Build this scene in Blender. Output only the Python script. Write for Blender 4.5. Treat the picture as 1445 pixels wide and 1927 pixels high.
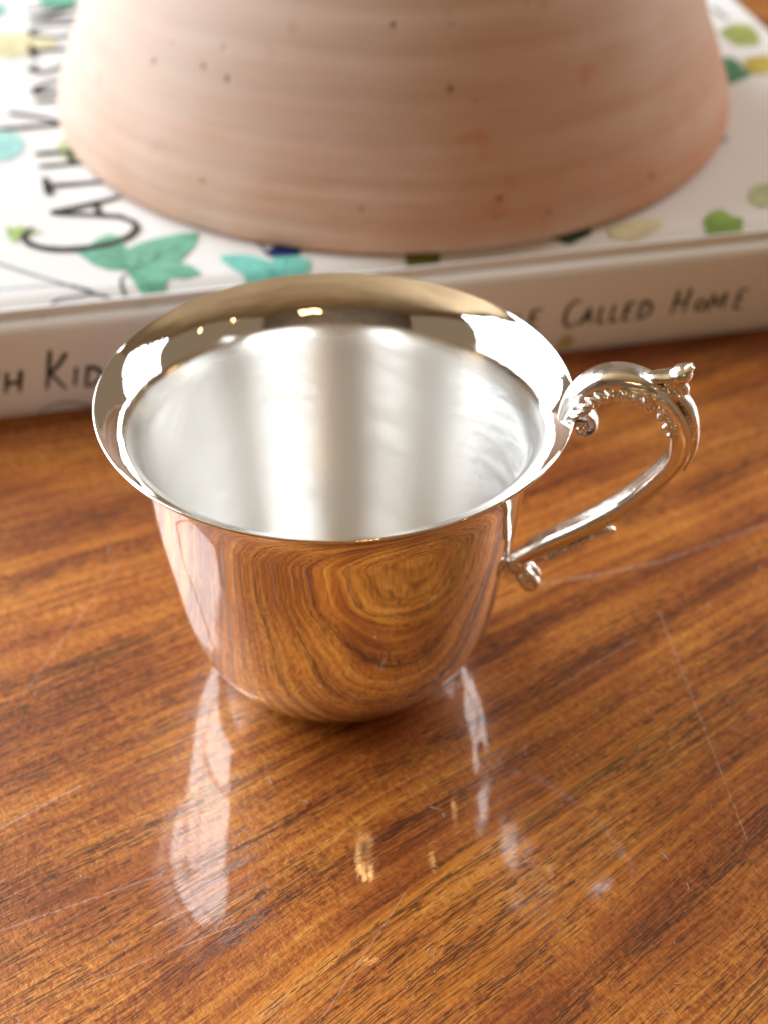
import bpy, bmesh, math, random
import numpy as np
from mathutils import Vector, Matrix
R = math.radians
random.seed(7)
for o in list(bpy.data.objects): bpy.data.objects.remove(o, do_unlink=True)
scn = bpy.context.scene
C = scn.collection

# ------------------------------------------------------------ camera
S = 0.043                      # rim radius of the cup
HC = 1.468 * S                 # its height
cam = bpy.data.cameras.new('camera')
cam.sensor_fit = 'HORIZONTAL'; cam.sensor_width = 36.0; cam.lens = 36.0 * 3000 / 1445
cam.clip_start = 0.005; cam.clip_end = 50
cam.dof.use_dof = True; cam.dof.focus_distance = 0.260; cam.dof.aperture_fstop = cam.lens / 3.9
co = bpy.data.objects.new('camera', cam); C.objects.link(co)
pitch, roll = R(37.86), R(0.11)
fwd = Vector((0, math.cos(pitch), -math.sin(pitch))); rt = Vector((1, 0, 0)); up = rt.cross(fwd)
rr = rt * math.cos(roll) + up * math.sin(roll); uu = -rt * math.sin(roll) + up * math.cos(roll)
cpos = Vector((0, 0, HC)) - fwd * 6.619 * S + rr * 0.203 * S - uu * 0.497 * S
co.matrix_world = Matrix((( rr.x, uu.x, -fwd.x, cpos.x), (rr.y, uu.y, -fwd.y, cpos.y), (rr.z, uu.z, -fwd.z, cpos.z), (0, 0, 0, 1)))
scn.camera = co

# ------------------------------------------------------------ world and light: a warm dim interior with daylight windows
w = bpy.data.worlds.new('World'); scn.world = w; w.use_nodes = True
bg = w.node_tree.nodes['Background']; bg.inputs[0].default_value = (0.34, 0.245, 0.155, 1); bg.inputs[1].default_value = 0.62
def window(cx, cy, cz, wid, hei, yaw, L, col, nx=2, ny=2, gap=0.07):
    """daylight window: nx x ny panes of area light, facing direction yaw (deg, in xy)"""
    n = Vector((math.cos(R(yaw)), math.sin(R(yaw)), 0)); side = Vector((-n.y, n.x, 0))
    pw, ph = (wid - gap * (nx - 1)) / nx, (hei - gap * (ny - 1)) / ny
    for i in range(nx):
        for j in range(ny):
            li = bpy.data.lights.new('window_light', 'AREA'); li.shape = 'RECTANGLE'; li.size = pw; li.size_y = ph
            li.energy = L * math.pi * pw * ph; li.color = col
            ob = bpy.data.objects.new('window_light', li); C.objects.link(ob)
            ob.location = Vector((cx, cy, cz)) + side * ((i - (nx - 1) / 2) * (pw + gap)) + Vector((0, 0, (j - (ny - 1) / 2) * (ph + gap)))
            ob.rotation_euler = (-n).to_track_quat('Z', 'Y').to_euler()
window(-1.7, 0.95, 1.35, 2.5, 2.2, -22, 9.0, (0.89, 0.955, 1.0))
window(1.8, 1.30, 1.10, 1.2, 1.6, 212, 7.0, (0.97, 0.98, 1.0))
def bulb(x, y, z, e, r=0.025):
    li = bpy.data.lights.new('chandelier_bulb', 'POINT'); li.energy = e; li.shadow_soft_size = r; li.color = (1.0, 0.62, 0.25)
    ob = bpy.data.objects.new('chandelier_bulb', li); C.objects.link(ob); ob.location = (x, y, z)
for k in range(6):
    a = k * math.pi / 3
    bulb(0.55 + 0.16 * math.cos(a), -2.0 + 0.16 * math.sin(a), 1.22 + 0.03 * (k % 2), 2.2)
bulb(1.7, -0.9, 1.35, 1.0); bulb(1.9, -0.2, 1.3, 1.0)
vs = scn.view_settings; vs.view_transform = 'Standard'; vs.look = 'None'; vs.gamma = 1; vs.exposure = 0.12; vs.use_curve_mapping = False

# ------------------------------------------------------------ node helpers
class NT:
    def __init__(s, name):
        s.m = bpy.data.materials.new(name); s.m.use_nodes = True; s.t = s.m.node_tree
        s.b = s.t.nodes['Principled BSDF']; s.out = s.t.nodes['Material Output']
    def n(s, ty, **kw):
        nd = s.t.nodes.new(ty)
        for k, v in kw.items(): setattr(nd, k, v)
        return nd
    def put(s, sock, v):
        if isinstance(v, bpy.types.NodeSocket): s.t.links.new(v, sock)
        elif isinstance(v, (tuple, list)) and len(v) == 3 and sock.type == 'RGBA': sock.default_value = (*v, 1)
        else: sock.default_value = v
    def math(s, op, a, b=0.0, c=None, clamp=False):
        nd = s.n('ShaderNodeMath', operation=op, use_clamp=clamp); s.put(nd.inputs[0], a); s.put(nd.inputs[1], b)
        if c is not None: s.put(nd.inputs[2], c)
        return nd.outputs[0]
    def noise(s, vec, scale=1.0, detail=2.0, rough=0.5, dist=0.0):
        nd = s.n('ShaderNodeTexNoise'); s.put(nd.inputs['Vector'], vec); s.put(nd.inputs['Scale'], scale)
        s.put(nd.inputs['Detail'], detail); s.put(nd.inputs['Roughness'], rough); s.put(nd.inputs['Distortion'], dist)
        return nd.outputs['Fac']
    def step(s, v, a, b, lo=0.0, hi=1.0):
        nd = s.n('ShaderNodeMapRange', interpolation_type='SMOOTHSTEP'); s.put(nd.inputs[0], v)
        s.put(nd.inputs[1], a); s.put(nd.inputs[2], b); s.put(nd.inputs[3], lo); s.put(nd.inputs[4], hi)
        return nd.outputs[0]
    def mix(s, f, a, b, mode='MIX'):
        nd = s.n('ShaderNodeMix', data_type='RGBA', blend_type=mode); s.put(nd.inputs[0], f); s.put(nd.inputs[6], a); s.put(nd.inputs[7], b)
        return nd.outputs[2]
    def vec(s, x, y, z=0.0):
        nd = s.n('ShaderNodeCombineXYZ'); s.put(nd.inputs[0], x); s.put(nd.inputs[1], y); s.put(nd.inputs[2], z); return nd.outputs[0]
    def xyz(s):
        tc = s.n('ShaderNodeTexCoord'); sp = s.n('ShaderNodeSeparateXYZ'); s.t.links.new(tc.outputs['Object'], sp.inputs[0])
        s.obj = tc.outputs['Object']; return sp.outputs[0], sp.outputs[1], sp.outputs[2]
    def ramp(s, f, stops):
        nd = s.n('ShaderNodeValToRGB'); s.put(nd.inputs[0], f); e = nd.color_ramp.elements
        while len(e) < len(stops): e.new(0.5)
        for i, (p, c) in enumerate(stops): e[i].position = p; e[i].color = (*c, 1)
        return nd.outputs[0]
    def bump(s, h, strength, dist, normal=None):
        nd = s.n('ShaderNodeBump'); s.put(nd.inputs['Height'], h); nd.inputs['Strength'].default_value = strength; nd.inputs['Distance'].default_value = dist
        if normal is not None: s.put(nd.inputs['Normal'], normal)
        return nd.outputs[0]
    def set(s, **kw):
        for k, v in kw.items(): s.put(s.b.inputs[k.replace('_', ' ')], v)
        return s.m

# ------------------------------------------------------------ materials
def mat_wood():
    t = NT('varnished_mahogany'); x, y, z = t.xyz()
    a = R(33); ca, sa = math.cos(a), math.sin(a)
    u = t.math('ADD', t.math('MULTIPLY', x, ca), t.math('MULTIPLY', y, sa))
    v0 = t.math('ADD', t.math('MULTIPLY', x, -sa), t.math('MULTIPLY', y, ca))
    v = t.math('ADD', v0, t.math('MULTIPLY', t.math('MULTIPLY', v0, u), 2.2))
    vr = v
    # slow waviness of the grain
    wav = t.noise(t.vec(t.math('MULTIPLY', u, 9), t.math('MULTIPLY', v, 20)), 1, 2)
    v = t.math('ADD', v, t.math('MULTIPLY', t.math('SUBTRACT', wav, 0.5), 0.008))
    def uv(su, sv, off=0.0): return t.vec(t.math('MULTIPLY', u, su), t.math('MULTIPLY', v, sv), off)
    ribbon = t.step(t.noise(uv(2.5, 85), 1, 3, 0.6), 0.3, 0.7)
    band = t.step(t.noise(uv(6, 480, 3.1), 1, 3, 0.62), 0.3, 0.72)
    fibre = t.noise(uv(90, 2600, 1.7), 1, 3, 0.65)
    mott = t.noise(uv(800, 1100, 5.0), 1, 2, 0.6, 0.6)
    ripple = t.step(t.noise(uv(1500, 420, 15.0), 1, 2, 0.55, 1.2), 0.3, 0.7)
    patch = t.noise(uv(22, 34, 8.0), 1, 2)
    rp = t.math('MULTIPLY', ripple, t.step(patch, 0.4, 0.6, 0.3, 1.0))
    f = t.math('ADD', t.math('MULTIPLY', ribbon, 0.10), t.math('MULTIPLY', band, 0.13))
    f = t.math('ADD', f, t.math('MULTIPLY', fibre, 0.34)); f = t.math('ADD', f, t.math('MULTIPLY', mott, 0.22))
    f = t.math('ADD', f, t.math('MULTIPLY', rp, 0.13)); f = t.math('ADD', f, t.math('MULTIPLY', patch, 0.30))
    plank = t.math('MULTIPLY', t.step(vr, -0.078, -0.0735), t.step(vr, -0.0565, -0.0555, 1.0, 0.0))
    f = t.math('ADD', f, t.math('MULTIPLY', plank, 0.09))
    f = t.step(f, 0.30, 0.86)
    col = t.ramp(f, [(0.0, (0.125, 0.027, 0.006)), (0.3, (0.27, 0.066, 0.010)), (0.58, (0.44, 0.136, 0.018)), (0.82, (0.58, 0.215, 0.032)), (1.0, (0.70, 0.31, 0.06))])
    # dark vessel lines: short dashes along the grain, denser in some bands
    dens = t.noise(uv(9, 150, 11.0), 1, 2)
    p1 = t.noise(uv(240, 3100, 20.0), 1, 1.5, 0.5)
    p2 = t.noise(uv(34, 1700, 30.0), 1, 2, 0.55)
    th = t.math('SUBTRACT', 0.80, t.math('MULTIPLY', t.math('ADD', dens, t.math('MULTIPLY', plank, 0.10)), 0.43))
    pores = t.step(t.math('SUBTRACT', p1, th), 0.0, 0.05)
    lines = t.step(t.math('SUBTRACT', p2, t.math('ADD', th, 0.02)), 0.0, 0.06)
    dark = t.math('MAXIMUM', t.math('MULTIPLY', pores, 0.72), t.math('MULTIPLY', lines, 0.66), clamp=True)
    col = t.mix(dark, col, (0.022, 0.006, 0.002))
    # one clear pale ribbon in the figure, near the front
    rib = t.math('SUBTRACT', 1.0, t.step(t.math('ABSOLUTE', t.math('ADD', vr, 0.0557)), 0.0006, 0.0013))
    rib2 = t.math('SUBTRACT', 1.0, t.step(t.math('ABSOLUTE', t.math('ADD', vr, 0.0745)), 0.0006, 0.0014))
    rib = t.math('MAXIMUM', rib, rib2)
    col = t.mix(t.math('MULTIPLY', rib, t.math('MULTIPLY', t.step(fibre, 0.35, 0.65, 0.25, 0.75), t.step(patch, 0.3, 0.6, 0.5, 1.0))), col, (0.70, 0.25, 0.026))
    # scratches in the varnish
    def seg(ax, ay, bx, by, wd):
        dx, dy = bx - ax, by - ay; L2 = dx * dx + dy * dy
        px, py = t.math('SUBTRACT', x, ax), t.math('SUBTRACT', y, ay)
        h = t.math('DIVIDE', t.math('ADD', t.math('MULTIPLY', px, dx), t.math('MULTIPLY', py, dy)), L2, clamp=True)
        ex, ey = t.math('SUBTRACT', px, t.math('MULTIPLY', h, dx)), t.math('SUBTRACT', py, t.math('MULTIPLY', h, dy))
        d = t.math('SQRT', t.math('ADD', t.math('MULTIPLY', ex, ex), t.math('MULTIPLY', ey, ey)))
        return t.step(d, wd * 0.35, wd, 1.0, 0.0)
    segs = [(.0663, .0128, .0737, -.0488, .00016, .5), (.0414, .0213, .0560, .0249, .00045, .45), (.0560, .0249, .0697, .0294, .00045, .4), (.0697, .0294, .0947, .0425, .0004, .3),
            (-.0601, -.0466, -.0474, -.0364, .0003, .4), (-.030, -.068, -.0223, -.0631, .0002, .35), (-.062, -.012, -.048, .030, .00022, .25), (-.044, -.082, -.013, -.066, .0002, .3),
            (.043, -.010, .060, .004, .0003, .25), (-.002, -.088, .013, -.060, .00015, .3), (-.058, -.070, -.030, -.057, .0003, .25)]
    sc = None
    for ax, ay, bx, by, wd, k in segs:
        q = t.math('MULTIPLY', seg(ax, ay, bx, by, wd), k); sc = q if sc is None else t.math('MAXIMUM', sc, q)
    brk = t.step(t.noise(t.vec(t.math('MULTIPLY', x, 900), t.math('MULTIPLY', y, 900)), 1, 2), 0.3, 0.55)
    sc = t.math('MULTIPLY', sc, brk)
    col = t.mix(sc, col, (0.66, 0.52, 0.47))
    smudge = t.noise(t.vec(t.math('MULTIPLY', x, 40), t.math('MULTIPLY', y, 40)), 1, 4, 0.6)
    cr = t.math('ADD', t.step(smudge, 0.35, 0.75, 0.03, 0.075), t.math('MULTIPLY', sc, 0.4))
    h = t.math('SUBTRACT', t.math('MULTIPLY', fibre, 0.15), dark)
    b1 = t.bump(t.math('ADD', t.math('MULTIPLY', fibre, 0.5), mott), 0.35, 0.0003)
    b2 = t.bump(h, 0.16, 0.00010, t.bump(smudge, 0.05, 0.0008))
    return t.set(Base_Color=col, Roughness=t.step(mott, 0.3, 0.7, 0.34, 0.48), Metallic=0.22, Normal=b1, Coat_Weight=1.0, Coat_Roughness=cr, Coat_IOR=1.5, Coat_Normal=b2)

def mat_silver(name, rough, kind):
    t = NT(name); x, y, z = t.xyz()
    if kind == 'inner':
        ang = t.math('ARCTAN2', x, t.math('MULTIPLY', y, 1.0))
        rad = t.math('SQRT', t.math('ADD', t.math('MULTIPLY', x, x), t.math('MULTIPLY', y, y)))
        k = t.math('ADD', z, t.math('MULTIPLY', rad, 0.7))
        k = t.math('ADD', k, t.math('MULTIPLY', t.math('SINE', t.math('MULTIPLY', ang, 3.0)), 0.004))
        s1 = t.noise(t.vec(t.math('MULTIPLY', ang, 1.2), t.math('MULTIPLY', k, 2600), 2.0), 1, 3, 0.6)
        s2 = t.noise(t.vec(t.math('MULTIPLY', ang, 3.0), t.math('MULTIPLY', k, 700), 7.0), 1, 2, 0.6)
        s3 = t.step(t.noise(t.vec(t.math('MULTIPLY', ang, 2.2), t.math('MULTIPLY', k, 380), 12.0), 1, 3, 0.65), 0.35, 0.65)
        s4 = t.step(t.noise(t.vec(t.math('MULTIPLY', ang, 2.6), t.math('MULTIPLY', t.math('ADD', z, t.math('MULTIPLY', ang, -0.012)), 900), 22.0), 1, 2, 0.6), 0.60, 0.72)
        cl = t.noise(t.obj, 45, 3, 0.6)
        # the flare of the lip is polished, the wall below is worn satin
        worn = t.step(z, HC - 0.0125, HC - 0.0040, 1.0, 0.0)
        ro = t.math('ADD', 0.03, t.math('MULTIPLY', worn, t.math('ADD', 0.26, t.math('ADD', t.math('MULTIPLY', cl, 0.10), t.math('ADD', t.math('MULTIPLY', s3, 0.07), t.math('MULTIPLY', s4, 0.12))))))
        nrm = t.bump(t.math('ADD', s1, t.math('MULTIPLY', s2, 0.12)), 0.06, 0.0002)
        tg = t.n('ShaderNodeTangent', direction_type='RADIAL', axis='Z')
        t.set(Anisotropic=t.math('MULTIPLY', worn, 0.9), Anisotropic_Rotation=0.25, Tangent=tg.outputs[0])
        return t.set(Base_Color=(0.965, 0.955, 0.935), Metallic=1.0, Roughness=ro, Normal=nrm)
    if kind == 'cast':
        n1 = t.noise(t.obj, 700, 4, 0.65); n2 = t.noise(t.obj, 260, 2)
        ro = t.step(n2, 0.35, 0.7, rough, rough + 0.17)
        return t.set(Base_Color=(0.92, 0.90, 0.87), Metallic=1.0, Roughness=ro, Normal=t.bump(n1, 0.22, 0.0003))
    n2 = t.noise(t.obj, 60, 3)
    hl = t.step(t.noise(t.vec(t.math('MULTIPLY', x, 3000), t.math('MULTIPLY', y, 3000), t.math('MULTIPLY', z, 160)), 1, 1), 0.74, 0.8)
    ro = t.math('ADD', t.step(n2, 0.3, 0.75, rough, rough + 0.02), t.math('MULTIPLY', hl, 0.05))
    return t.set(Base_Color=(0.93, 0.91, 0.88), Metallic=1.0, Roughness=ro, Normal=t.bump(n2, 0.02, 0.0005))

def mat_clay():
    t = NT('terracotta_with_bloom'); x, y, z = t.xyz()
    ang = t.math('ARCTAN2', x, t.math('MULTIPLY', y, -1.0))
    wob = t.noise(t.obj, 14, 2)
    zz = t.math('ADD', z, t.math('MULTIPLY', wob, 0.006))
    rings = t.noise(t.vec(t.math('MULTIPLY', ang, 1.3), t.math('MULTIPLY', zz, 210), 1.0), 1, 4, 0.62)
    fine = t.noise(t.vec(t.math('MULTIPLY', ang, 5), t.math('MULTIPLY', zz, 1100), 4.0), 1, 3, 0.6)
    blot = t.noise(t.obj, 26, 3, 0.55)
    spot = t.noise(t.obj, 62, 2, 0.5)
    f = t.math('ADD', t.math('MULTIPLY', rings, 0.33), t.math('MULTIPLY', blot, 0.42))
    f = t.math('ADD', f, t.math('MULTIPLY', fine, 0.12))
    f = t.math('ADD', f, t.math('MULTIPLY', z, 5.0))            # paler higher up: more bloom, partly light painted into the colour
    f = t.math('SUBTRACT', f, t.math('MULTIPLY', x, 1.2))       # more orange to the right: bare clay, partly shade painted in
    f = t.step(f, 0.15, 0.88)
    col = t.ramp(f, [(0.0, (0.56, 0.235, 0.12)), (0.3, (0.60, 0.36, 0.245)), (0.62, (0.66, 0.47, 0.375)), (1.0, (0.73, 0.58, 0.50))])
    col = t.mix(t.step(spot, 0.66, 0.74, 0.0, 0.55), col, (0.62, 0.29, 0.18))
    col = t.mix(t.step(t.noise(t.obj, 40, 2), 0.68, 0.74, 0.0, 0.55), col, (0.62, 0.46, 0.31))
    vo = t.n('ShaderNodeTexVoronoi'); t.put(vo.inputs['Vector'], t.obj); vo.inputs['Scale'].default_value = 150
    sel = t.step(vo.outputs['Color'], 0.55, 0.6)
    sepc = t.n('ShaderNodeSeparateColor'); t.t.links.new(vo.outputs['Color'], sepc.inputs[0])
    size = t.step(sepc.outputs[0], 0.45, 1.0, 0.0, 0.15)
    pit = t.step(t.math('SUBTRACT', vo.outputs['Distance'], size), -0.05, 0.05, 1.0, 0.0)
    pit = t.math('MULTIPLY', pit, t.step(sepc.outputs[0], 0.5, 0.56))
    col = t.mix(t.math('MULTIPLY', pit, 0.6), col, (0.20, 0.075, 0.035))
    grain = t.noise(t.obj, 1500, 2, 0.6)
    hgt = t.math('ADD', t.math('MULTIPLY', rings, 0.9), t.math('MULTIPLY', fine, 0.35))
    hgt = t.math('SUBTRACT', hgt, t.math('MULTIPLY', pit, 1.3)); hgt = t.math('ADD', hgt, t.math('MULTIPLY', grain, 0.16))
    return t.set(Base_Color=col, Roughness=0.9, Normal=t.bump(hgt, 0.3, 0.0006), Specular_IOR_Level=0.25)

def mat_print(name, col, var=0.12, rough=0.4):
    t = NT(name); t.xyz(); n = t.noise(t.obj, 130, 3, 0.6)
    dk = tuple(c * (1 - var * 1.6) for c in col); lt = tuple(min(0.9, c * (1 + var) + 0.03 * var) for c in col)
    return t.set(Base_Color=t.mix(t.step(n, 0.3, 0.7), dk, lt), Roughness=rough)
def mat_paper(name, col, rough=0.42, coat=0.25):
    t = NT(name); t.xyz(); n = t.noise(t.obj, 900, 3, 0.6); n2 = t.noise(t.obj, 18, 2)
    c = t.mix(t.step(n2, 0.3, 0.7, 0.0, 1.0), tuple(v * 0.975 for v in col), col)
    return t.set(Base_Color=c, Roughness=rough, Coat_Weight=coat, Coat_Roughness=0.3, Normal=t.bump(n, 0.06, 0.0002))
def mat_pages():
    t = NT('page_edges'); x, y, z = t.xyz()
    n = t.noise(t.vec(t.math('MULTIPLY', x, 20), t.math('MULTIPLY', y, 20), t.math('MULTIPLY', z, 5000)), 1, 2)
    return t.set(Base_Color=t.mix(n, (0.5, 0.47, 0.42), (0.8, 0.78, 0.73)), Roughness=0.8)

WOOD = mat_wood(); SIL = mat_silver('polished_silver', 0.018, 'outer'); SILIN = mat_silver('worn_silver', 0.2, 'inner'); CAST = mat_silver('cast_silver', 0.12, 'cast')
CLAY = mat_clay(); PAPER = mat_paper('coated_paper', (0.83, 0.835, 0.84)); PAGES = mat_pages(); INK = mat_print('black_ink', (0.018, 0.018, 0.017), 0.3, 0.45)
GREYINK = mat_print('grey_ink', (0.16, 0.16, 0.19), 0.3, 0.45); LINT = mat_print('lint', (0.75, 0.72, 0.68), 0.1, 0.8)
PR = {k: mat_print('print_' + k, c) for k, c in dict(green=(0.16, 0.46, 0.32), turquoise=(0.19, 0.61, 0.53), navy=(0.010, 0.03, 0.16), leafgreen=(0.25, 0.42, 0.09), palegreen=(0.52, 0.60, 0.34),
      yellowgreen=(0.36, 0.42, 0.12), darkgreen=(0.07, 0.24, 0.13), yellow=(0.58, 0.47, 0.10), paleyellow=(0.70, 0.66, 0.42), deepgreen=(0.03, 0.10, 0.05), olive=(0.16, 0.17, 0.02),
      blueturq=(0.38, 0.72, 0.70), star=(0.42, 0.58, 0.20), teal=(0.30, 0.58, 0.50), vein=(0.09, 0.33, 0.24), tvein=(0.12, 0.48, 0.43)).items()}

# ------------------------------------------------------------ mesh helpers
def mesh_obj(name, verts, faces, mat, parent=None, smooth=True):
    me = bpy.data.meshes.new(name); me.from_pydata([tuple(v) for v in verts], [], faces); me.update()
    if smooth: me.polygons.foreach_set('use_smooth', [True] * len(me.polygons))
    for m in (mat if isinstance(mat, list) else [mat]): me.materials.append(m)
    o = bpy.data.objects.new(name, me); C.objects.link(o)
    if parent: o.parent = parent
    return o
def empty(name, loc, rz=0.0):
    o = bpy.data.objects.new(name, None); o.empty_display_size = 0.01; C.objects.link(o); o.location = loc; o.rotation_euler = (0, 0, rz); return o
def tag(o, label=None, cat=None, kind=None, group=None):
    for k, v in (('label', label), ('category', cat), ('kind', kind), ('group', group)):
        if v: o[k] = v
    return o
def catmull(P, n):
    P = [np.array(p, float) for p in P]; P = [2 * P[0] - P[1]] + P + [2 * P[-1] - P[-2]]; out = []
    m = len(P) - 3
    for i in range(n):
        s = i / (n - 1) * m; k = min(int(s), m - 1); t = s - k; a, b, c, d = P[k:k + 4]
        out.append(0.5 * (2 * b + (c - a) * t + (2 * a - 5 * b + 4 * c - d) * t * t + (3 * b - a - 3 * c + d) * t ** 3))
    return out
def lathe(prof, seg, cap0=True, cap1=True):
    """prof: list of (r, z). r==0 ends become poles"""
    V, F, rows = [], [], []
    for r, z in prof:
        if r < 1e-9: rows.append([len(V)]); V.append((0, 0, z))
        else:
            rows.append(list(range(len(V), len(V) + seg)))
            for k in range(seg):
                a = 2 * math.pi * k / seg; V.append((r * math.cos(a), r * math.sin(a), z))
    for A, B in zip(rows, rows[1:]):
        for k in range(seg):
            k2 = (k + 1) % seg
            if len(A) == 1: F.append((A[0], B[k2], B[k]))
            elif len(B) == 1: F.append((A[k], A[k2], B[0]))
            else: F.append((A[k], A[k2], B[k2], B[k]))
    return V, F

# ------------------------------------------------------------ table
def table():
    x0, x1, y0, y1, th, bv = -0.72, 0.72, -0.62, 0.72, 0.03, 0.006
    bm = bmesh.new(); bmesh.ops.create_cube(bm, size=1)
    for v in bm.verts: v.co = Vector((x0 + (v.co.x + .5) * (x1 - x0), y0 + (v.co.y + .5) * (y1 - y0), -th + (v.co.z + .5) * th))
    bmesh.ops.bevel(bm, geom=bm.edges[:], offset=bv, segments=4, affect='EDGES', profile=0.5)
    me = bpy.data.meshes.new('tabletop'); bm.to_mesh(me); bm.free(); me.materials.append(WOOD)
    o = bpy.data.objects.new('tabletop', me); C.objects.link(o)
    tag(o, 'glossy varnished red-brown wooden tabletop with streaked grain and fine scratches', 'table', 'structure')
table()

# ------------------------------------------------------------ ceiling and wall that the silver mirrors
def slab(name, x0, x1, y0, y1, z0, z1, mat, label, cat):
    V = [(x, y, z) for z in (z0, z1) for (x, y) in ((x0, y0), (x1, y0), (x1, y1), (x0, y1))]
    o = mesh_obj(name, V, [(3, 2, 1, 0), (4, 5, 6, 7), (0, 1, 5, 4), (1, 2, 6, 5), (2, 3, 7, 6), (3, 0, 4, 7)], mat, None, False)
    tag(o, label, cat, 'structure')
def mat_plaster(name, c0, c1, sc):
    t = NT(name); t.xyz(); n = t.noise(t.obj, sc, 4, 0.6)
    return t.set(Base_Color=t.mix(t.step(n, 0.3, 0.7), c0, c1), Roughness=0.7)
slab('ceiling', -3.2, 3.2, -3.5, 2.6, 2.62, 2.72, mat_plaster('ceiling_paint', (0.27, 0.175, 0.085), (0.36, 0.25, 0.135), 1.6), 'warm tan ceiling mirrored in the silver rim', 'ceiling')
slab('wall', -3.2, 3.2, -3.6, -3.5, -0.75, 2.72, mat_plaster('wall_paint', (0.11, 0.072, 0.045), (0.18, 0.125, 0.08), 2.2), 'brown wall mirrored in the silver rim', 'wall')

# ------------------------------------------------------------ book
BA = Vector((-0.08444722, 0.08047423, 0)); BANG = R(12.3)
book = tag(empty('hardback_book', BA, BANG), 'thick white hardback book with ivy leaf cover and black brush lettering, lying flat', 'book')
S0, S1, DEP = -0.040, 0.2512, 0.236
TOPZ = 0.0278
def cover_z(t):
    """height of the front cover's outside at distance t (m) behind the spine face"""
    pts = [(0.0, 0.0235), (0.0004, 0.0250), (0.0012, 0.0262), (0.0024, 0.0268), (0.0036, 0.0266), (0.0052, 0.0256), (0.0068, 0.0251), (0.0085, 0.0254), (0.0105, 0.0268), (0.0125, 0.02765), (0.015, TOPZ), (0.4, TOPZ)]
    for (a, za), (b, zb) in zip(pts, pts[1:]):
        if t <= b:
            k = max(0, (t - a) / (b - a)); k = k * k * (3 - 2 * k) if a >= 0.0024 and b < 0.02 else k
            return za + (zb - za) * k
    return TOPZ
def build_book():
    # case: one wrapped outline (outside then inside), extruded along the spine
    ts = [0.0, .0002, .0004, .0008, .0012, .0018, .0024, .003, .0036, .0042, .0048, .0052, .006, .0068, .0076, .0085, .0095, .0105, .0115, .0125, .0138, .015, .05, .12, .18, DEP]
    top = [(t, cover_z(t)) for t in ts]
    sz = [0.0235, 0.019, 0.0139, 0.009, 0.0043]
    sp = [(-0.0006 * math.sin(math.pi * z / 0.0278), z) for z in sz]
    bot = [(t, TOPZ + 0.0002 - z) for t, z in top]            # mirrored back cover
    outer = top[::-1] + sp[1:-1] + bot                          # fore-edge top -> spine -> fore-edge bottom
    th = 0.0026
    inner = []
    n = len(outer)
    for i, (t, z) in enumerate(outer):
        a = Vector(outer[max(0, i - 1)]); b = Vector(outer[min(n - 1, i + 1)]); d = (b - a).normalized(); nn = Vector((-d.y, d.x))
        if nn.dot(Vector((0.10 - t, 0.0139 - z))) < 0: nn = -nn
        q = Vector((t, z)) + nn * th
        inner.append((max(q.x, 0.0012), q.y))
    V, F = [], []
    NS = 12
    ss = [S0 + (S1 - S0) * k / NS for k in range(NS + 1)]
    loop = outer + inner[::-1]; m = len(loop)
    for s in ss: V += [(s, t, z) for t, z in loop]
    for k in range(NS):
        for i in range(m):
            j = (i + 1) % m; F.append((k * m + i, k * m + j, (k + 1) * m + j, (k + 1) * m + i))
    for base, fl in ((0, False), (NS * m, True)):
        for i in range(n - 1):
            q = (base + i, base + i + 1, base + m - 2 - i, base + m - 1 - i); F.append(q[::-1] if fl else q)
    o = mesh_obj('cover', V, F, PAPER, book)
    md = o.modifiers.new('edge', 'EDGE_SPLIT'); md.split_angle = R(40)
    # page block, set in from the boards
    a, b, c, d, z0, z1 = S0 + .004, S1 - .004, 0.006, DEP - .004, 0.0042, TOPZ - 0.0042
    V, F = [], []
    V = [(a, c, z0), (b, c, z0), (b, d, z0), (a, d, z0), (a, c, z1), (b, c, z1), (b, d, z1), (a, d, z1)]
    F = [(3, 2, 1, 0), (4, 5, 6, 7), (0, 1, 5, 4), (1, 2, 6, 5), (2, 3, 7, 6), (3, 0, 4, 7)]
    mesh_obj('page_block', V, F, PAGES, book, False)
build_book()
def leaf(poly, mat, lift=0.00024, name='printed_leaf'):
    """flat printed shape on the cover; poly in mm (s, t)"""
    P = [Vector((a, b, 0)) for a, b in poly]
    # round the outline a little
    Q = []; n = len(P)
    for i in range(n):
        a, b, c = P[i - 1], P[i], P[(i + 1) % n]; Q += [b.lerp(a, 0.12), b * 0.90 + (a + c) * 0.05, b.lerp(c, 0.12)]
    bm = bmesh.new(); vs_ = [bm.verts.new(q) for q in Q]; f = bm.faces.new(vs_)
    if f.normal.z < 0: f.normal_flip()
    bmesh.ops.triangulate(bm, faces=bm.faces[:])
    bmesh.ops.subdivide_edges(bm, edges=bm.edges[:], cuts=6, use_grid_fill=True)
    for v in bm.verts:
        t = v.co.y * 0.001; v.co = Vector((v.co.x * 0.001, t, cover_z(max(t, 0.0006)) + lift))
    bmesh.ops.recalc_face_normals(bm, faces=bm.faces[:])
    if sum(fc.normal.z for fc in bm.faces) < 0: bmesh.ops.reverse_faces(bm, faces=bm.faces[:])
    me = bpy.data.meshes.new(name); bm.to_mesh(me); bm.free(); me.materials.append(mat)
    o = bpy.data.objects.new(name, me); C.objects.link(o); o.parent = book; return o
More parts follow.
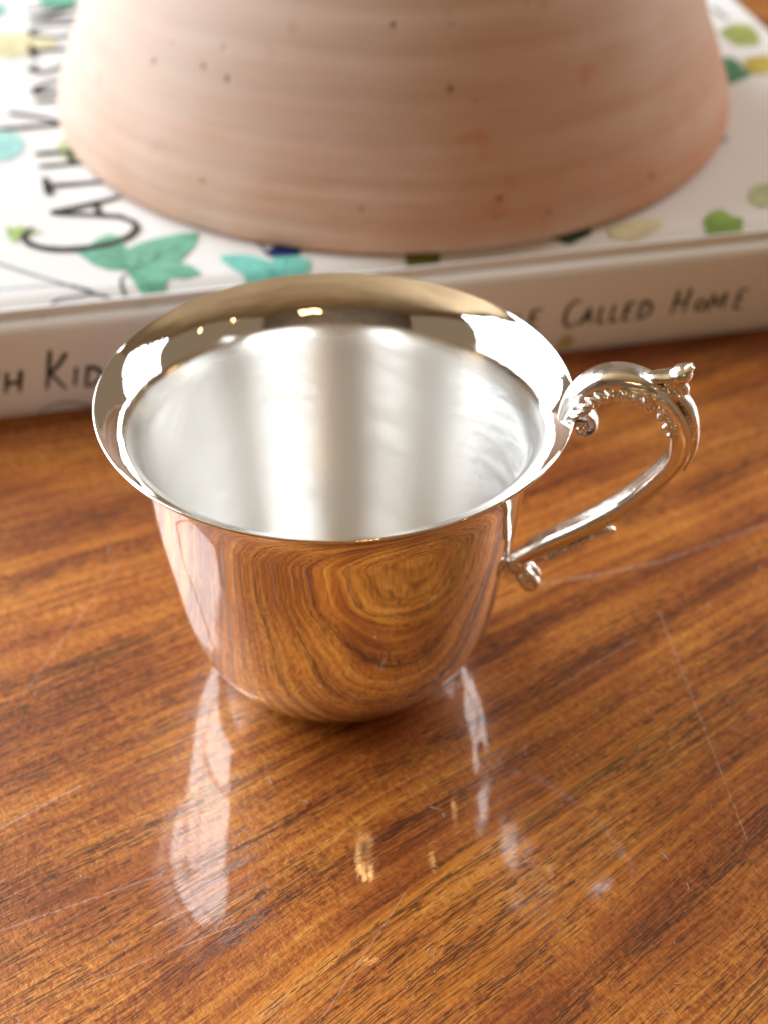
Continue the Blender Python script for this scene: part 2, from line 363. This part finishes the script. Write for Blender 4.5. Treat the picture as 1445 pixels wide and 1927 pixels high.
LEAVES = [
('green',[(35.2,19.6),(30.8,20.6),(27.1,24.1),(24.0,30.2),(23.1,32.7),(26.4,33.1),(28.7,36.6),(32.2,39.3),(35.1,36.9),(36.1,29.9),(39.3,32.6),(44.6,34.4),(50.1,35.5),(54.9,35.0),(53.0,28.5),(49.2,22.1),(47.7,20.5),(50.8,18.5),(53.0,13.7),(48.7,12.5),(44.5,13.4),(43.5,9.4),(41.7,4.6),(38.6,7.3),(36.5,12.2),(35.3,16.4)]),
('turquoise',[(58.2,21.8),(62.0,21.8),(65.5,20.8),(68.6,17.8),(70.6,16.1),(71.4,19.0),(72.9,20.3),(77.7,18.8),(77.9,16.5),(80.3,14.5),(79.3,11.6),(77.4,9.0),(74.8,4.0),(66.9,3.1),(58.1,4.9),(59.2,7.1),(63.0,9.4),(62.8,11.7),(60.5,14.5),(58.6,18.7)]),
('navy',[(69.2,20.3),(72.1,23.3),(74.4,25.1),(78.2,23.7),(78.7,20.2),(77.2,17.8),(72.6,18.2),(70.6,18.6)]),
('leafgreen',[(182.6,14.5),(186.4,18.5),(189.5,19.3),(190.9,15.2),(193.4,13.4),(191.3,8.8),(194.4,7.6),(192.3,3.3),(180.6,4.5),(182.0,9.6)]),
('palegreen',[(198.8,23.3),(202.6,29.8),(207.6,31.0),(209.2,25.8),(205.4,18.8),(199.8,17.8)]),
('yellowgreen',[(234.5,135.1),(241.6,141.5),(247.4,140.1),(247.4,132.2),(243.5,122.6),(235.6,124.3),(235.3,130.3)]),
('darkgreen',[(228.8,116.0),(230.8,115.1),(232.3,111.8),(231.0,106.7),(232.7,104.0),(230.6,99.8),(227.5,98.0),(223.9,95.9),(222.5,97.0),(221.9,103.4)]),
('yellow',[(233.1,111.6),(236.6,113.9),(243.2,114.7),(241.9,105.4),(237.3,100.9),(232.2,101.2),(232.2,105.4)]),
('paleyellow',[(156.8,15.6),(164.9,18.3),(171.3,17.8),(172.0,13.8),(163.4,9.8),(156.8,11.2)]),
('deepgreen',[(140.7,13.8),(148.8,18.3),(153.7,17.9),(152.0,13.1),(145.3,10.5)]),
('olive',[(103.6,14.9),(112.7,13.0),(110.9,8.3),(107.3,7.5),(102.6,7.4)]),
('blueturq',[(0.7,105.2),(6.7,106.4),(11.2,105.5),(13.5,97.8),(12.1,91.1),(8.4,87.8),(0.4,87.8)]),
('palegreen',[(21.5,89.1),(22.9,96.5),(25.8,100.5),(28.4,94.6),(27.8,84.3),(23.5,85.2)]),
('star',[(6.6,49.2),(8.5,47.3),(11.3,48.5),(11.8,45.1),(16.4,44.1),(13.1,42.8),(10.4,41.7),(8.3,39.2),(7.1,42.4)]),
('paleyellow',[(5.3,182.4),(15.4,181.7),(22.0,178.9),(26.9,175.5),(24.7,166.9),(17.9,161.7),(9.7,160.4),(5.0,166.7)]),
('teal',[(5.9,211.2),(11.4,208.5),(10.8,198.8),(5.6,197.0)]),
('green',[(21.1,218.2),(36.1,215.0),(33.6,203.8),(29.0,199.8),(25.8,204.5),(23.1,204.0)]),
('star',[(0.5,9.5),(4.5,8.5),(5.8,5.2),(3.2,2.6),(0.2,4.0)]),
]
for k, p in LEAVES: leaf(p, PR[k], 0.00030 if k == 'navy' else 0.00024)

def ribbon_rows(pts, w0, w1, wm=None, n=None):
    """brush stroke: list of (left, right) pairs for a 2D polyline; widths start, middle, end"""
    n = n or max(12, 10 * (len(pts) - 1)); c = catmull(pts, n) if len(pts) > 2 else [np.array(pts[0], float) + (np.array(pts[1], float) - np.array(pts[0], float)) * i / (n - 1) for i in range(n)]
    wm = wm if wm is not None else (w0 + w1) / 2; rows = []
    for i in range(n):
        d = c[min(n - 1, i + 1)] - c[max(0, i - 1)]; d /= (np.linalg.norm(d) + 1e-9); nn = np.array((-d[1], d[0]))
        s = i / (n - 1); w = (w0 + (wm - w0) * s * 2) if s < .5 else (wm + (w1 - wm) * (s - .5) * 2)
        if i == 0 or i == n - 1: w *= 0.45
        w *= 1 + 0.08 * math.sin(i * 2.3 + pts[0][0] * 7)
        rows.append((c[i] + nn * w / 2, c[i] - nn * w / 2))
    return rows
def strokes_obj(name, strokes, fn, mat):
    V, F = [], []
    for rows in strokes:
        b = len(V)
        for l, r in rows: V += [fn(*l), fn(*r)]
        for i in range(len(rows) - 1): F.append((b + 2 * i, b + 2 * i + 1, b + 2 * i + 3, b + 2 * i + 2))
    return mesh_obj(name, V, F, mat, book, False)
def on_cover(lift): return lambda s, t: (s * .001, t * .001, cover_z(max(t * .001, 0.0006)) + lift)
STEMS = [([(3.5,30.2),(13.4,21.1),(23.2,12.9),(31.7,8.5),(36.8,5.6)], .5, .9), ([(35.1,18.6),(33.2,14.2),(34.0,8.8),(37.8,2.6)], .35, 1.3), ([(-3.2,16.9),(3.2,16.4),(19.5,15.3),(26.9,11.1)], .35, .35),
         ([(13.6,2.6),(14.7,7.3),(18.0,10.2),(26.8,10.9)], 1.2, .35), ([(241.2,156.7),(241.4,151.7),(242.0,145.8)], 1.2, 1.2), ([(68.1,28.2),(69.1,24.0),(69.8,20.4)], .5, .8), ([(-20,40),(-8,36),(3.5,30.2)], .5, .5)]
for p, a, b in STEMS: strokes_obj('printed_stem', [ribbon_rows(p, a, b)], on_cover(0.00034), GREYINK)
strokes_obj('printed_mark', [ribbon_rows([(201.7,55.2),(205.3,59.0),(207.6,59.2)], 1.8, 1.2)], on_cover(0.00034), INK)
VEINS = [[(35.0,20.5),(27.7,31.7)],[(35.0,20.5),(33.2,34.8)],[(35.3,20.2),(42.1,23.1),(53.2,33.4)],[(35.2,19.9),(42.9,18.0),(51.5,14.0)],[(35.5,18.5),(38.5,13.6),(41.7,7.1)],[(42.1,23.1),(44,28.5)],[(38,21.6),(39,26.5)]]
strokes_obj('printed_veins', [ribbon_rows(p, 0.7, 0.15) for p in VEINS], on_cover(0.00034), PR['vein'])
strokes_obj('printed_veins', [ribbon_rows(p, 0.6, 0.15) for p in [[(71.4,8.7),(67.4,14.9),(60.2,20.3)],[(71.7,9.1),(73.2,13.7),(74.5,17.8)],[(71.4,8.7),(66,8.2)]]], on_cover(0.00034), PR['tvein'])
# brush capitals, each stroke a polyline in a unit cell (x right, y up)
def arc(cx, cy, rx, ry, a0, a1, n=9): return [(cx + rx * math.cos(R(a0 + (a1 - a0) * i / n)), cy + ry * math.sin(R(a0 + (a1 - a0) * i / n))) for i in range(n + 1)]
GL = {
 'C': [arc(.56, .5, .5, .5, 55, 318)], 'A': [[(.02, 0), (.5, 1)], [(.5, 1), (.72, .5), (.98, 0)], [(.2, .34), (.82, .36)]], 'T': [[(0, .97), (1, 1.02)], [(.5, 1), (.46, 0)]],
 'H': [[(.1, 1), (.06, 0)], [(.9, 1.03), (.88, 0)], [(.06, .46), (.9, .5)]], 'K': [[(.12, 1.04), (.08, 0)], [(.9, .92), (.5, .6), (.1, .42)], [(.18, .46), (.6, .2), (1.0, -.03)]],
 'I': [[(.52, 1), (.46, 0)]], 'D': [[(.14, 1), (.1, 0)], [(.0, .98), (.55, .92), (.93, .52), (.6, .1), (.0, .0)]], 'S': [[(.86, .88), (.5, 1.0), (.16, .78), (.5, .52), (.86, .24), (.46, 0), (.06, .14)]],
 'O': [arc(.5, .5, .46, .5, 100, 470, 13)], 'N': [[(.08, 0), (.1, 1)], [(.1, 1), (.5, .5), (.9, 0)], [(.9, 0), (.94, 1.05)]], 'P': [[(.14, 1), (.1, 0)], [(.04, .98), (.6, .98), (.88, .74), (.56, .48), (.12, .46)]],
 'L': [[(.14, 1), (.1, .02)], [(.1, .02), (.9, .03)]], 'E': [[(.14, 1), (.1, 0)], [(.1, .97), (.9, 1.02)], [(.1, .52), (.72, .54)], [(.1, .02), (.88, .0)]],
 'M': [[(.04, 0), (.16, 1)], [(.16, 1), (.34, .6), (.5, .22)], [(.5, .22), (.68, .6), (.86, 1.02)], [(.86, 1.02), (.96, 0)]]}
def letters(items, wid, slant=0.0):
    """items: (char, x0, x1, y0, y1) -> strokes"""
    out = []
    for ch, x0, x1, y0, y1 in items:
        for k, st in enumerate(GL[ch]):
            pts = [(x0 + a * (x1 - x0) + slant * b * (y1 - y0), y0 + b * (y1 - y0)) for a, b in st]
            f = 1.0 + 0.25 * random.uniform(-1, 1)
            if ch == 'C': out.append(ribbon_rows(pts, wid * .55, wid * .6, wid * 1.25, 26))
            else: out.append(ribbon_rows(pts, wid * 1.1 * f, wid * .7, wid * f))
    return out
# cover title: reading runs away from the spine (+t), letter tops point to -s
TB, TS = 37.0, 18.2
title = [('C', 31.5, 49.5, TB + 2.5, 11.0), ('A', 47.5, 59.5, TB, TS), ('T', 64, 75, TB - 2, TS), ('H', 81, 91, TB - 3, TS - 2), ('K', 107, 121, TB, 7.0), ('I', 124, 128, TB - 2, TS - 1), ('D', 131, 141, TB - 2, TS - 1),
         ('S', 146, 155, TB - 2, TS - 1), ('T', 160, 171, TB - 2, TS), ('O', 175, 187, TB - 2, TS), ('N', 191, 203, TB - 2, TS)]
def swap(rows): return [(np.array((l[1], l[0])), np.array((r[1], r[0]))) for l, r in rows]
strokes_obj('title_lettering', [swap(r) for r in letters(title, 2.3)], on_cover(0.00038), INK)
def on_spine(s, z): return (s * .001, -0.0006 * math.sin(math.pi * z * .001 / 0.0278) - 0.00016, z * .001)
sp1 = [('C', -19, -11.5, 8.6, 18.4), ('A', -10.5, -5, 9, 15), ('T', -4.4, 1, 9, 15), ('H', 2.4, 6.4, 9.2, 15.2), ('K', 12, 17, 8.9, 19.6), ('I', 18.2, 20, 9.2, 14.6), ('D', 21.2, 25.6, 8.7, 14.0), ('S', 27, 30.5, 9, 14), ('T', 31.5, 35.5, 9, 14), ('O', 36, 41, 9, 14), ('N', 42, 47, 9, 14)]
sp2 = [('A', 100, 105, 10, 16.5), ('P', 111, 115, 10, 17), ('L', 116, 119, 10, 15), ('A', 120, 124, 10, 15), ('C', 125.5, 130, 10, 15), ('E', 131.8, 135, 11, 16), ('C', 140.9, 145.2, 10, 17.4), ('A', 145.8, 148.9, 10.2, 15), ('L', 150.2, 152.8, 10.2, 15), ('L', 153.6, 156.2, 10.2, 15), ('E', 157.0, 159.8, 10.1, 15), ('D', 161.0, 164.6, 10.1, 15),
       ('H', 170.2, 174.0, 10.2, 17.2), ('O', 176.6, 179.2, 10.7, 13.6), ('M', 179.8, 184.6, 9.9, 15), ('E', 187.2, 190.0, 9.8, 15.2)]
strokes_obj('spine_lettering', letters(sp1, 1.1, 0.17), on_spine, INK)
strokes_obj('spine_lettering', letters(sp2, 0.85, 0.2), on_spine, INK)
strokes_obj('printed_stem', [ribbon_rows([(9.5, 2.5), (13, 4.2), (17, 4.6), (21, 3.2), (24, 2.0)], .5, 1.2)], on_spine, mat_print('pale_grey_ink', (0.42, 0.37, 0.36), .1))
def spine_leaf(poly, mat):
    V = [on_spine(a, b) for a, b in poly]; mesh_obj('printed_leaf', V, [tuple(range(len(V)))], mat, book, False)
spine_leaf([(140.5, 3.6), (143.6, 3.4), (145.0, 5.2), (144.4, 7.2), (142.8, 8.0), (141.2, 6.6)], mat_print('print_ochre', (0.50, 0.42, 0.20), .1))

# ------------------------------------------------------------ pot, standing upside down on the book
def build_pot():
    base = [(.0950, 0.0), (.0964, .0005), (.0974, .0018), (.0976, .0045), (.0968, .0085), (.0950, .0140), (.0922, .0212), (.0888, .0295), (.0850, .040), (.0808, .050), (.0772, .0575), (.0752, .0605), (.0738, .0612), (.0724, .0622), (.0712, .0660), (.0690, .0720), (.0655, .0765), (.0600, .0790)]
    P = catmull(base, 110); prof = []
    for r, z in P:
        rg = 0.00014 * math.sin(z * 640 + 0.6) + 0.00007 * math.sin(z * 1300 + 2) if 0.006 < z < 0.06 else 0
        prof.append((r + rg, z))
    prof += [(.058, .0791), (.056, .078), (.0, .0775)]
    inner = [(.0, .0700), (.056, .070), (.064, .066), (.074, .052), (.084, .024), (.0900, .006), (.0912, .001), (.0925, 0.0)]
    V, F = lathe(prof, 220)
    Vi, Fi = lathe(inner, 220); b = len(V); V += Vi; F += [tuple(i + b for i in f) for f in Fi]
    # close the resting lip
    n0, n1 = 0, b + len(Vi) - 220
    for k in range(220): F.append((n1 + k, n1 + (k + 1) % 220, n0 + (k + 1) % 220, n0 + k))
    o = mesh_obj('terracotta_pot', V, F, CLAY)
    bm = bmesh.new(); bm.from_mesh(o.data); bmesh.ops.recalc_face_normals(bm, faces=bm.faces[:]); bm.to_mesh(o.data); bm.free()
    o.location = (0.0113, 0.2105, TOPZ + 0.0003)
    tag(o, 'large unglazed pale terracotta pot standing upside down on the book', 'pot')
build_pot()

# ------------------------------------------------------------ silver cup
cup = tag(empty('silver_cup', (0, 0, 0)), 'polished silver cup with flared rim and ornate scroll handle on the table', 'cup')
def build_body():
    ctl = [(.405, .006), (.445, .0135), (.500, .040), (.552, .084), (.602, .146), (.650, .228), (.689, .33), (.717, .45), (.743, .60), (.768, .75), (.790, .90), (.806, 1.04), (.819, 1.145), (.834, 1.245), (.858, 1.328), (.897, 1.393), (.946, 1.437), (.993, 1.4645)]
    o = catmull(ctl, 90); o = [(r * S, z * S) for r, z in o]
    th = 0.0009
    inn = []
    for i, (r, z) in enumerate(o):
        a, b = o[max(0, i - 1)], o[min(len(o) - 1, i + 1)]; d = Vector((b[0] - a[0], b[1] - a[1])).normalized()
        tk = th * (1 - 0.5 * min(1, max(0, (z / S - 1.25) / 0.2))); inn.append((r - d.y * tk, z + d.x * tk))
    lip_c = Vector(((o[-1][0] + inn[-1][0]) / 2, (o[-1][1] + inn[-1][1]) / 2)); d0 = Vector(o[-1]) - lip_c
    lip = []
    for k in range(1, 8):
        q = d0.copy(); q.rotate(Matrix.Rotation(math.pi * k / 8, 2)); lip.append((lip_c.x + q.x * 1.15, lip_c.y + q.y * 1.15))
    foot = [(0, .0009), (.372 * S, .0009), (.380 * S, .0001), (.393 * S, .0), (.400 * S, .0001)]
    fin = [(inn[0][0] * .8, inn[0][1] - .0001), (inn[0][0] * .4, inn[0][1] - .0002), (0, inn[0][1] - .0002)]
    prof = foot + o + lip + inn[::-1] + fin
    seg = 288
    V, F = lathe(prof, seg)
    ob = mesh_obj('body', V, F, [SIL, SILIN], cup)
    n_out = len(foot) + len(o) + len(lip) // 2
    for pl in ob.data.polygons:
        row = max(0, (min(pl.vertices) - 1) // seg)
        pl.material_index = 1 if row >= n_out else 0
    return ob
build_body()

# handle frame: radial rho, height z, across q; azimuth a little towards the viewer
PHI = R(-8); ER = Vector((math.cos(PHI), math.sin(PHI), 0)); EQ = Vector((-math.sin(PHI), math.cos(PHI), 0))
def H3(rho, z, q=0.0): return ER * (rho * .001) + EQ * (q * .001) + Vector((0, 0, z * .001))
def loft(ctl, n=60, seg=24, sup=2.0, flat=None):
    """ctl rows: rho, z, a (half thickness in plane), b (half width across). Closed tube with rounded ends"""
    P = catmull(ctl, n); V, F = [], []
    for i, p in enumerate(P):
        d = P[min(n - 1, i + 1)][:2] - P[max(0, i - 1)][:2]; d /= np.linalg.norm(d); nn = np.array((-d[1], d[0]))
        for k in range(seg):
            an = 2 * math.pi * k / seg; c, s_ = math.cos(an), math.sin(an)
            e = 2.0 / sup; x_ = math.copysign(abs(c) ** e, c) * p[2]; q_ = math.copysign(abs(s_) ** e, s_) * p[3]
            if flat and x_ * flat > 0: x_ *= 0.7
            V.append(H3(p[0] + nn[0] * x_, p[1] + nn[1] * x_, q_))
    for i in range(n - 1):
        for k in range(seg):
            k2 = (k + 1) % seg; F.append((i * seg + k, i * seg + k2, (i + 1) * seg + k2, (i + 1) * seg + k))
    F.append(tuple(range(seg))[::-1]); F.append(tuple((n - 1) * seg + k for k in range(seg)))
    return V, F
def blob(rho, z, q, l, a, b, ang=0.0, tilt=0.0, seg=12, rings=8):
    """ellipsoid, half axes l (along ang in the handle plane), a (normal), b (across); tilt leans l across"""
    V, F = [], []
    ca, sa = math.cos(ang), math.sin(ang); ct, st = math.cos(tilt), math.sin(tilt)
    for i in range(rings + 1):
        th = math.pi * i / rings
        for k in range(seg):
            ph = 2 * math.pi * k / seg
            x, y, w_ = l * math.cos(th), a * math.sin(th) * math.cos(ph), b * math.sin(th) * math.sin(ph)
            x, w_ = x * ct - w_ * st, x * st + w_ * ct
            V.append(H3(rho + x * ca - y * sa, z + x * sa + y * ca, q + w_))
    for i in range(rings):
        for k in range(seg):
            k2 = (k + 1) % seg; F.append((i * seg + k, i * seg + k2, (i + 1) * seg + k2, (i + 1) * seg + k))
    return V, F
def fuse(name, parts, parent, voxel=0.00016, it=6, mat=CAST):
    V, F = [], []
    for v, f in parts:
        b = len(V); V += v; F += [tuple(i + b for i in ff) for ff in f]
    o = mesh_obj(name + '_raw', V, F, mat)
    bm = bmesh.new(); bm.from_mesh(o.data); bmesh.ops.remove_doubles(bm, verts=bm.verts[:], dist=1e-7); bmesh.ops.recalc_face_normals(bm, faces=bm.faces[:]); bm.to_mesh(o.data); bm.free()
    md = o.modifiers.new('r', 'REMESH'); md.mode = 'VOXEL'; md.voxel_size = voxel
    ms = o.modifiers.new('s', 'SMOOTH'); ms.iterations = it; ms.factor = 0.5
    bpy.context.view_layer.update(); dg = bpy.context.evaluated_depsgraph_get()
    me = bpy.data.meshes.new_from_object(o.evaluated_get(dg)); me.name = name
    raw = o.data; bpy.data.objects.remove(o, do_unlink=True); bpy.data.meshes.remove(raw)
    me.polygons.foreach_set('use_smooth', [True] * len(me.polygons))
    if not me.materials: me.materials.append(mat)
    r = bpy.data.objects.new(name, me); C.objects.link(r); r.parent = parent; return r
def build_handle():
    stem = [(41.3, 60.4, 1.5, 1.9), (41.9, 62.9, 2.1, 2.6), (43.4, 66.2, 2.5, 3.1), (45.8, 68.9, 2.7, 3.3), (48.6, 70.1, 2.8, 3.4), (52.0, 70.1, 2.7, 3.3), (55.1, 68.9, 2.5, 3.1), (57.9, 66.4, 2.3, 2.7), (60.2, 62.9, 2.4, 2.7), (61.2, 59.2, 2.4, 2.6), (60.8, 55.2, 2.2, 2.7), (58.0, 50.6, 2.0, 2.8), (53.2, 44.8, 1.95, 2.9), (46.1, 38.6, 1.9, 2.8), (39.0, 33.2, 1.75, 2.4), (35.3, 29.8, 1.5, 2.0), (33.0, 27.8, 1.4, 1.9)]
    parts = [loft(stem, 110, 32, 3.0, flat=-1)]
    fin = [(57.5, 69.6, .9, 1.2), (60.4, 68.6, .9, 2.0), (62.9, 65.2, .8, 2.4), (63.9, 61.0, .75, 2.2), (63.8, 57.0, .65, 1.6), (62.7, 52.6, .5, .6)]
    parts.append(loft(fin, 50, 20))
    # raised spine on the outside of the lower arm
    parts.append(loft([(61.6, 52.5, .5, .5), (59.2, 48.4, .6, .7), (54.6, 42.6, .6, .8), (47.2, 36.5, .6, .8), (40.2, 31.2, .5, .6)], 50, 14))
    # gadrooned leaf edge along both flanks of the upper arm
    ctr = catmull([r_[:2] for r_ in stem], 110)
    for sd in (-1, 1):
        for i in range(8):
            k = 12 + int(i * 4.2); p_ = ctr[k]; d_ = ctr[k + 1] - ctr[k - 1]; d_ /= np.linalg.norm(d_); n_ = np.array((-d_[1], d_[0]))
            an = math.atan2(d_[1], d_[0]); c_ = p_ - n_ * 0.9
            parts.append(blob(c_[0], c_[1], sd * (2.8 if i < 1 else 3.1), 2.0, .72, 1.1, an - 0.7, seg=16, rings=12))
        parts.append(loft([(*(ctr[k] - np.array((-(ctr[k + 1] - ctr[k - 1])[1], (ctr[k + 1] - ctr[k - 1])[0])) / np.linalg.norm(ctr[k + 1] - ctr[k - 1]) * 0.0), .35, 3.45 - .1 * abs(sd)) for k in range(14, 46, 4)], 30, 10)) if sd == 1 else None
        for (a, b) in ((56.6, 66.9), (57.9, 66.0), (57.5, 64.9), (58.9, 64.4), (58.6, 63.1), (59.8, 62.9), (59.6, 61.6)):
            parts.append(blob(a - .1, b, sd * 2.6, .95, .6, .7, 2.4 if int(a * 10) % 2 else 0.5))
        # leaf folds running towards the thumb rest
        for (a, b, an) in ((52.4, 70.3, -.25), (54.4, 70.0, -.35), (56.4, 69.0, -.5)):
            parts.append(blob(a, b, sd * 3.2, 1.9, .5, .6, an))
        parts.append(loft([(60.9, 61.5, .3, .3), (61.5, 57.5, .3, .3), (60.6, 53.6, .3, .3), (57.6, 48.6, .3, .3)], 24, 8)) if sd == 1 else None
    h = fuse('handle', [p for p in parts if p], cup)
    # thumb rest: a leaf tip curling up and out
    th = [loft([(53.6, 70.8, .8, 1.0), (55.6, 71.6, .9, 1.7), (57.6, 72.0, .9, 2.0), (59.4, 72.6, .9, 1.9), (60.9, 73.6, .9, 1.7), (61.8, 74.5, .6, .8)], 40, 18)]
    th.append(blob(59.9, 72.4, 0, 2.3, 1.8, 2.3, .55)); th.append(blob(58.6, 71.0, 0, 2.0, 1.6, 2.0, -.6)); th.append(blob(60.6, 70.0, 0, 1.7, 1.1, 1.6, -1.0))
    for sd in (-1, 1): th.append(blob(60.8, 73.4, sd * 1.15, 1.2, .5, .5, .75))
    fuse('thumb_rest', th, h, 0.00014)
    # scroll under the upper arm, beside the rim
    ctl = []
    for k in range(15):
        s = k / 14; an = R(112) - s * R(500); rad = 2.35 * (1 - s) + 0.35
        ctl.append((44.3 + rad * math.cos(an), 61.0 + rad * math.sin(an), .48, 2.2 - .3 * s))
    sc = [loft(ctl, 70, 14), blob(44.3, 61.0, 0, .8, .8, 2.5)]
    for k in range(5):
        a = k * 1.257; sc.append(blob(44.3 + .9 * math.cos(a), 61.0 + .9 * math.sin(a), -2.1, .42, .42, .42)); sc.append(blob(44.3 + .9 * math.cos(a), 61.0 + .9 * math.sin(a), 2.1, .42, .42, .42))
    fuse('scroll', sc, h, 0.00013, 3)
    # bud drop below the lower joint
    bd = [blob(37.0, 23.2, 0, 2.0, 2.0, 2.0), loft([(33.6, 28.4, 1.0, 1.2), (34.9, 27.2, 1.2, 1.5), (36.0, 25.6, 1.5, 1.9), (36.8, 24.2, 1.4, 1.7)], 24, 16)]
    ax = R(-62)
    for k in range(5):
        a = k * 2 * math.pi / 5 + .5; ox, oq = math.cos(a) * 1.75, math.sin(a) * 2.0
        cx, cz = 36.3 - math.sin(ax) * ox, 25.0 + math.cos(ax) * ox
        bd.append(blob(cx, cz, oq, 2.1, .75, .95, ax + .18 * math.cos(a)))
    bd.append(blob(34.4, 27.6, 0, 2.6, 2.0, 2.5, 1.0))
    fuse('bud', bd, h, 0.00014, 7)
    # small leaf lying along the underside of the lower arm, its tip standing free
    tp = [loft([(38.4, 30.4, .8, 1.2), (41.5, 32.0, 1.0, 1.9), (44.8, 34.2, 1.0, 2.0), (48.0, 36.3, .8, 1.6), (50.2, 37.5, .6, 1.1), (51.5, 37.9, .5, .7)], 40, 16), blob(51.5, 37.6, 0, .6, .6, .8)]
    for k in range(4):
        for sd in (-1, 1): tp.append(blob(40.9 + 2.0 * k, 31.2 + 1.6 * k, sd * 1.6, 1.5, .6, .7, .45))
    fuse('leaf_spray', tp, h, 0.00014, 6)
build_handle()

# ------------------------------------------------------------ lint on the table
def lint():
    V, F = [], []
    rnd = random.Random(3)
    for k in range(120):
        x, y = rnd.uniform(-.09, .11), rnd.uniform(-.10, .04)
        if math.hypot(x, y) < .034: continue
        L, w_ = rnd.uniform(.0004, .0022), rnd.uniform(.000025, .000055); a = rnd.uniform(0, 6.28); cv = rnd.uniform(-2.2, 2.2)
        n = 7; p = Vector((x, y)); rows = []
        for i in range(n):
            rows.append((p.copy(), a)); p = p + Vector((math.cos(a), math.sin(a))) * (L / (n - 1)); a += cv / n
        b = len(V)
        for i, (q, an) in enumerate(rows):
            z = .00005 + .0001 * math.sin(math.pi * i / (n - 1)) * rnd.random(); nx, ny = -math.sin(an), math.cos(an)
            V += [(q.x + nx * w_, q.y + ny * w_, z), (q.x - nx * w_, q.y - ny * w_, z), (q.x, q.y, z + w_ * 1.6)]
        for i in range(n - 1):
            for j in range(3):
                j2 = (j + 1) % 3; F.append((b + 3 * i + j, b + 3 * i + j2, b + 3 * i + 3 + j2, b + 3 * i + 3 + j))
    o = mesh_obj('lint', V, F, LINT); tag(o, 'tiny pale lint fibres and dust scattered on the tabletop', 'lint', 'stuff')
lint()
